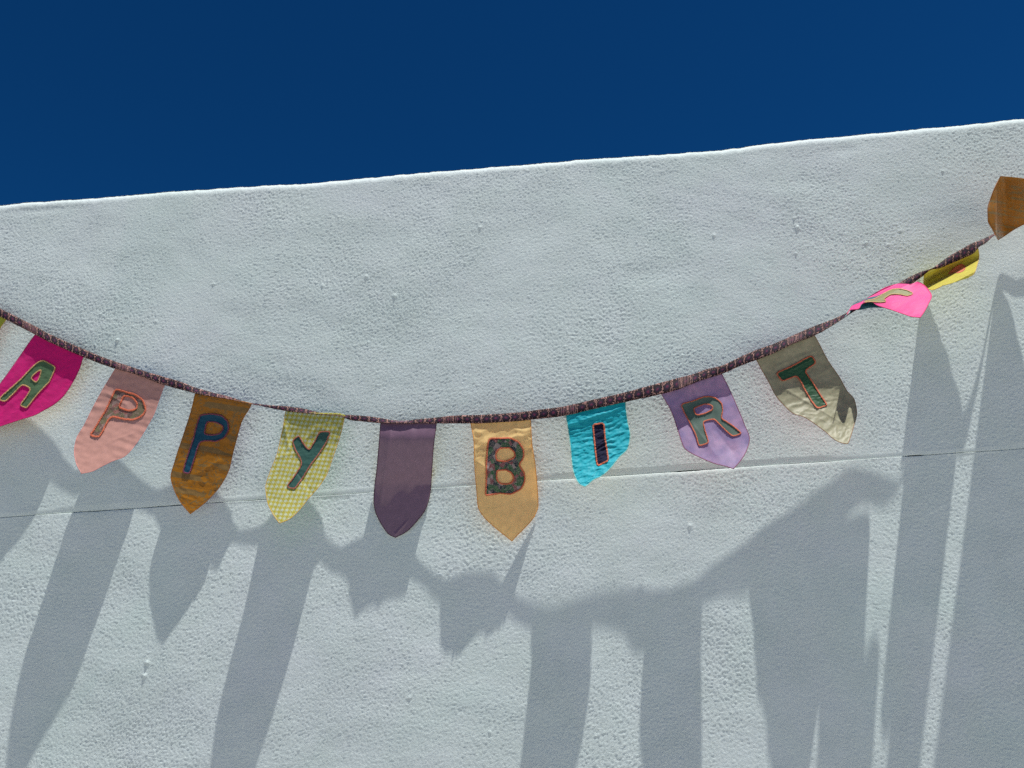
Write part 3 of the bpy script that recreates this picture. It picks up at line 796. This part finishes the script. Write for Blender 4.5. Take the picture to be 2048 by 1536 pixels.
# --- I
Z4 = (1100, 720, 4.6545)
fI = Flag('crinkled turquoise flag with a navy letter I', M['turquoise'], M['hem_turq'], (1132, 829), (1251, 806),
     [(1132, 829)] + zp(*Z4, [(165, 620), (190, 800), (210, 1000), (240, 1100), (280, 1160), (325, 1180)]),
     [(1251, 806)] + zp(*Z4, [(720, 560), (745, 700), (725, 820), (650, 900), (560, 1010), (480, 1080), (400, 1120), (355, 1160), (325, 1180)]),
     [(0, 0, 0), (.2, .1, .1), (.5, 1.5, 1.6), (.8, 4.2, 4.4), (1, 7.0, 7.0)], lining=M['lining_orange'], att=.5,
     wrinkle=w_sum(w_crinkle(.0024, 30, 61), w_crinkle(.0012, 66, 63), w_soft(.0025, 12, 14, 62), w_crease(-.4, .14, .45, .05, .003, .004)))
fI.letter(zp(*Z4, [(400, 602), (500, 587), (515, 750), (545, 935), (440, 985), (420, 820)]), [], M['navy'], M['thread_orange'], 1.9, label='navy letter I', round_=1)

# --- R
fR = Flag('lavender silk flag with a grey green letter R', M['lavender'], M['hem_lav'], (1323, 788), (1444, 749),
     [(1323, 788)] + zp(*Z4, [(1130, 480), (1190, 650), (1228, 770), (1245, 812), (1290, 852), (1400, 908), (1530, 962), (1640, 990), (1708, 1012)]),
     [(1444, 749)] + zp(*Z4, [(1660, 250), (1740, 430), (1810, 600), (1857, 735), (1830, 840), (1775, 935), (1708, 1012)]),
     [(0, 0, 0), (.2, -.8, -.3), (.36, -.3, .8), (.5, 1.2, 1.8), (.8, 4.2, 4.0), (1, 6.8, 6.8)], lining=M['lining_pink'], att=.1, rise=4,
     wrinkle=w_sum(w_soft(.0030, 22, 9, 71), w_soft(.0009, 40, 30, 73), w_crease(.02, .55, .1, .8, -.002, .012), w_crease(-.3, .3, -.15, .8, .0015, .012)))
fR.letter(zp(*Z4, [(1218, 410), (1330, 382), (1440, 337), (1530, 345), (1600, 400), (1610, 470), (1590, 540), (1700, 610), (1787, 682), (1702, 712), (1640, 660), (1525, 545), (1422, 572), (1450, 680), (1480, 770), (1385, 802), (1360, 700), (1300, 580), (1250, 490)]),
     [zp(*Z4, [(1332, 450), (1440, 407), (1508, 418), (1518, 460), (1440, 498), (1360, 515)])], M['greygreen'], M['thread_orange'], 1.5, label='grey green satin letter R')

# --- T
Z5 = (1480, 640, 5.69)
fT = Flag('khaki taffeta flag with a forest green letter T', M['khaki'], M['hem_khaki'], (1513, 720), (1629, 671),
     [(1513, 720)] + zp(*Z5, [(250, 570), (330, 710), (400, 850), (500, 970), (620, 1070), (720, 1100), (850, 1180), (970, 1270), (1090, 1370), (1170, 1402), (1225, 1410)]),
     [(1629, 671)] + zp(*Z5, [(900, 270), (1000, 460), (1130, 650), (1220, 810), (1300, 905), (1328, 1060), (1290, 1220), (1240, 1380), (1225, 1410)]),
     [(0, 0, 0), (.15, -.9, -1.0), (.35, -.7, -1.2), (.5, .5, -1.2), (.7, 3.6, -.4), (.85, 6.0, .8), (1, 8.6, 3.4)], lining=M['lining_pink'], att=.2,
     wrinkle=w_sum(w_crinkle(.0013, 28, 81, lambda a, t: np.clip((t-.36)*6, 0.25, 1)), w_soft(.0016, 10, 60, 82), w_crinkle(.0008, 60, 84),
                   w_crease(-.35, .35, .2, .9, .0024, .004), w_crease(-.3, .12, .38, .13, .0016, .002), w_crease(-.15, .2, .3, .18, .0015, .002)))
fT.letter(zp(*Z5, [(412, 602), (600, 520), (740, 440), (815, 402), (868, 488), (740, 570), (770, 630), (830, 710), (900, 830), (995, 970), (880, 1005), (820, 930), (720, 760), (690, 690), (640, 632), (480, 698)]),
     [], M['forest'], M['thread_orange'], 1.7, label='forest green letter T')

# --- hot pink, blown out from the wall
Z6 = (1660, 440, 5.279)
def pink_depth(a, t, P):
    k = np.clip(t, -0.2, 1.1)
    j = np.clip((t+.2)/.2, 0, 1)
    return 0.0745 + 0.050*j*j*(3-2*j) + 0.115*np.clip(t, 0, 1.1) - 0.05*a*np.clip(t*3+.4, 0, 1) + 0.012*np.sin(a*5+1) * np.clip(t*3+.4, 0, 1)
fH = Flag('hot pink satin flag with an olive letter, blown out level by the wind', M['hotpink'], M['hem_hot'], (1694, 629), (1834, 563),
     [(1694, 629), (1700, 620), (1716, 618), (1725, 607), (1741, 603), (1756, 611), (1781, 619), (1804, 627), (1827, 634), (1840, 635)],
     [(1834, 563), (1845, 568), (1857, 580), (1863, 592), (1857, 607), (1848, 624), (1840, 635)],
     None, absd=pink_depth, tip=(1840, 635),
     top=[(1694, 629), (1703, 613), (1724, 603), (1747, 588), (1774, 573), (1800, 567), (1821, 568), (1834, 563)],
     wrinkle=w_sum(w_soft(.006, 20, 10, 91), w_soft(.0009, 40, 40, 92)), lining=M['teal_lining'])
fH.letter(zp(*Z6, [(575, 770), (650, 730), (730, 722), (820, 742), (885, 775), (820, 802), (740, 782), (640, 780), (560, 835), (600, 858), (540, 868), (430, 860), (350, 868), (400, 842), (470, 835)]),
     [], M['olive'], M['thread_tan'], 1.0, lift=0.002, label='olive fabric letter seen edge on')
# the lining that shows where its lower corner turns under
lp = np.array([(1688, 635), (1700, 619), (1716, 617), (1725, 606), (1741, 602), (1756, 610), (1772, 616), (1750, 615), (1738, 616), (1722, 619.5), (1706, 620)])
c_ = np.array([(1722, 612)])
Pf = np.vstack([lp, c_])
Vf = at(Pf[:, 0], Pf[:, 1], fH.d(Pf)*0+0.081)
o = mesh_obj('turned_corner', Vf-BO, np.array([(i, (i+1) % len(lp), len(lp)) for i in range(len(lp))])[:, ::-1], M['teal_lining'], fH.obj, fH.uv(Pf))
md = o.modifiers.new('thickness', 'SOLIDIFY'); md.thickness = 0.0006
o['label'] = 'dark teal lining showing at the turned corner'

# --- lemon, billowing in to the wall and out again
def lemon_depth(a, t, P):
    tr = 0.028 + 0.044*a
    w_ = np.clip(t/0.38, 0, 1); w_ = w_*w_*(3-2*w_)
    v_ = np.clip((t-0.45)/0.40, 0, 1.3); v_ = v_*v_*(3-2*np.clip(v_, 0, 1))
    return np.maximum((1-w_)*0.064 + w_*tr, 0.006) + v_*(0.135-tr)
fD = Flag('lemon yellow flag with a coral letter, billowing and half in shade', M['lemon'], M['hem_lemon'], (1848, 552), (1956, 496),
     [(1848, 552), (1847, 565), (1855, 577), (1864, 580), (1880, 574), (1895, 563), (1908, 556)],
     [(1956, 496), (1958, 512), (1954, 531), (1948, 547), (1943, 551), (1925, 552.5), (1908, 556)],
     None, absd=lemon_depth, tip=(1908, 566), rise=4, wrinkle=w_soft(.0015, 30, 20, 95))
fD.letter(zp(*Z6, [(1240, 572), (1300, 512), (1390, 460), (1432, 490), (1420, 530), (1370, 555), (1300, 560)]), [], M['coral'], M['thread_orange'], 0.9, lift=0.002, label='coral letter seen edge on')

# --- mustard, flipped up at the right edge
Z7 = (1900, 330, 7.68)
def up_depth(a, t, P):
    b = smooth_interp(np.clip(t, -0.1, 1.1), [-0.1, 0, .15, .5, 1.0, 1.1], [.20, .19, .16, .08, .024, .022])
    b = b + 0.012*np.clip((P[..., 0]-2012)/45, 0, 1)
    c = np.clip((2009-P[..., 0])/20, 0, 1); c = c*c*(3-2*c)      # the end curls out towards the viewer
    return b + (0.205-b)*c
fO = Flag('mustard flag with grey bars flipped up by the wind at the right edge', M['mustard_reverse'], M['hem_mustard'], (2001.6, 352), (2200, 380),
     zp(*Z7, [(780, 170), (700, 320), (630, 500), (580, 680), (585, 850), (660, 1000), (740, 1150)]),
     [(2200, 380), (2210, 388), (2200, 396)], None, absd=up_depth, tip=(2100, 459),
     top=zp(*Z7, [(780, 170), (870, 178), (1000, 190), (1137, 210)]) + [(2085, 362), (2150, 368), (2200, 380)],
     bottom=zp(*Z7, [(740, 1150), (850, 1080), (1000, 980), (1137, 910)]) + [(2090, 432), (2150, 412), (2200, 396)],
     wrinkle=w_sum(w_soft(.003, 20, 12, 97)))
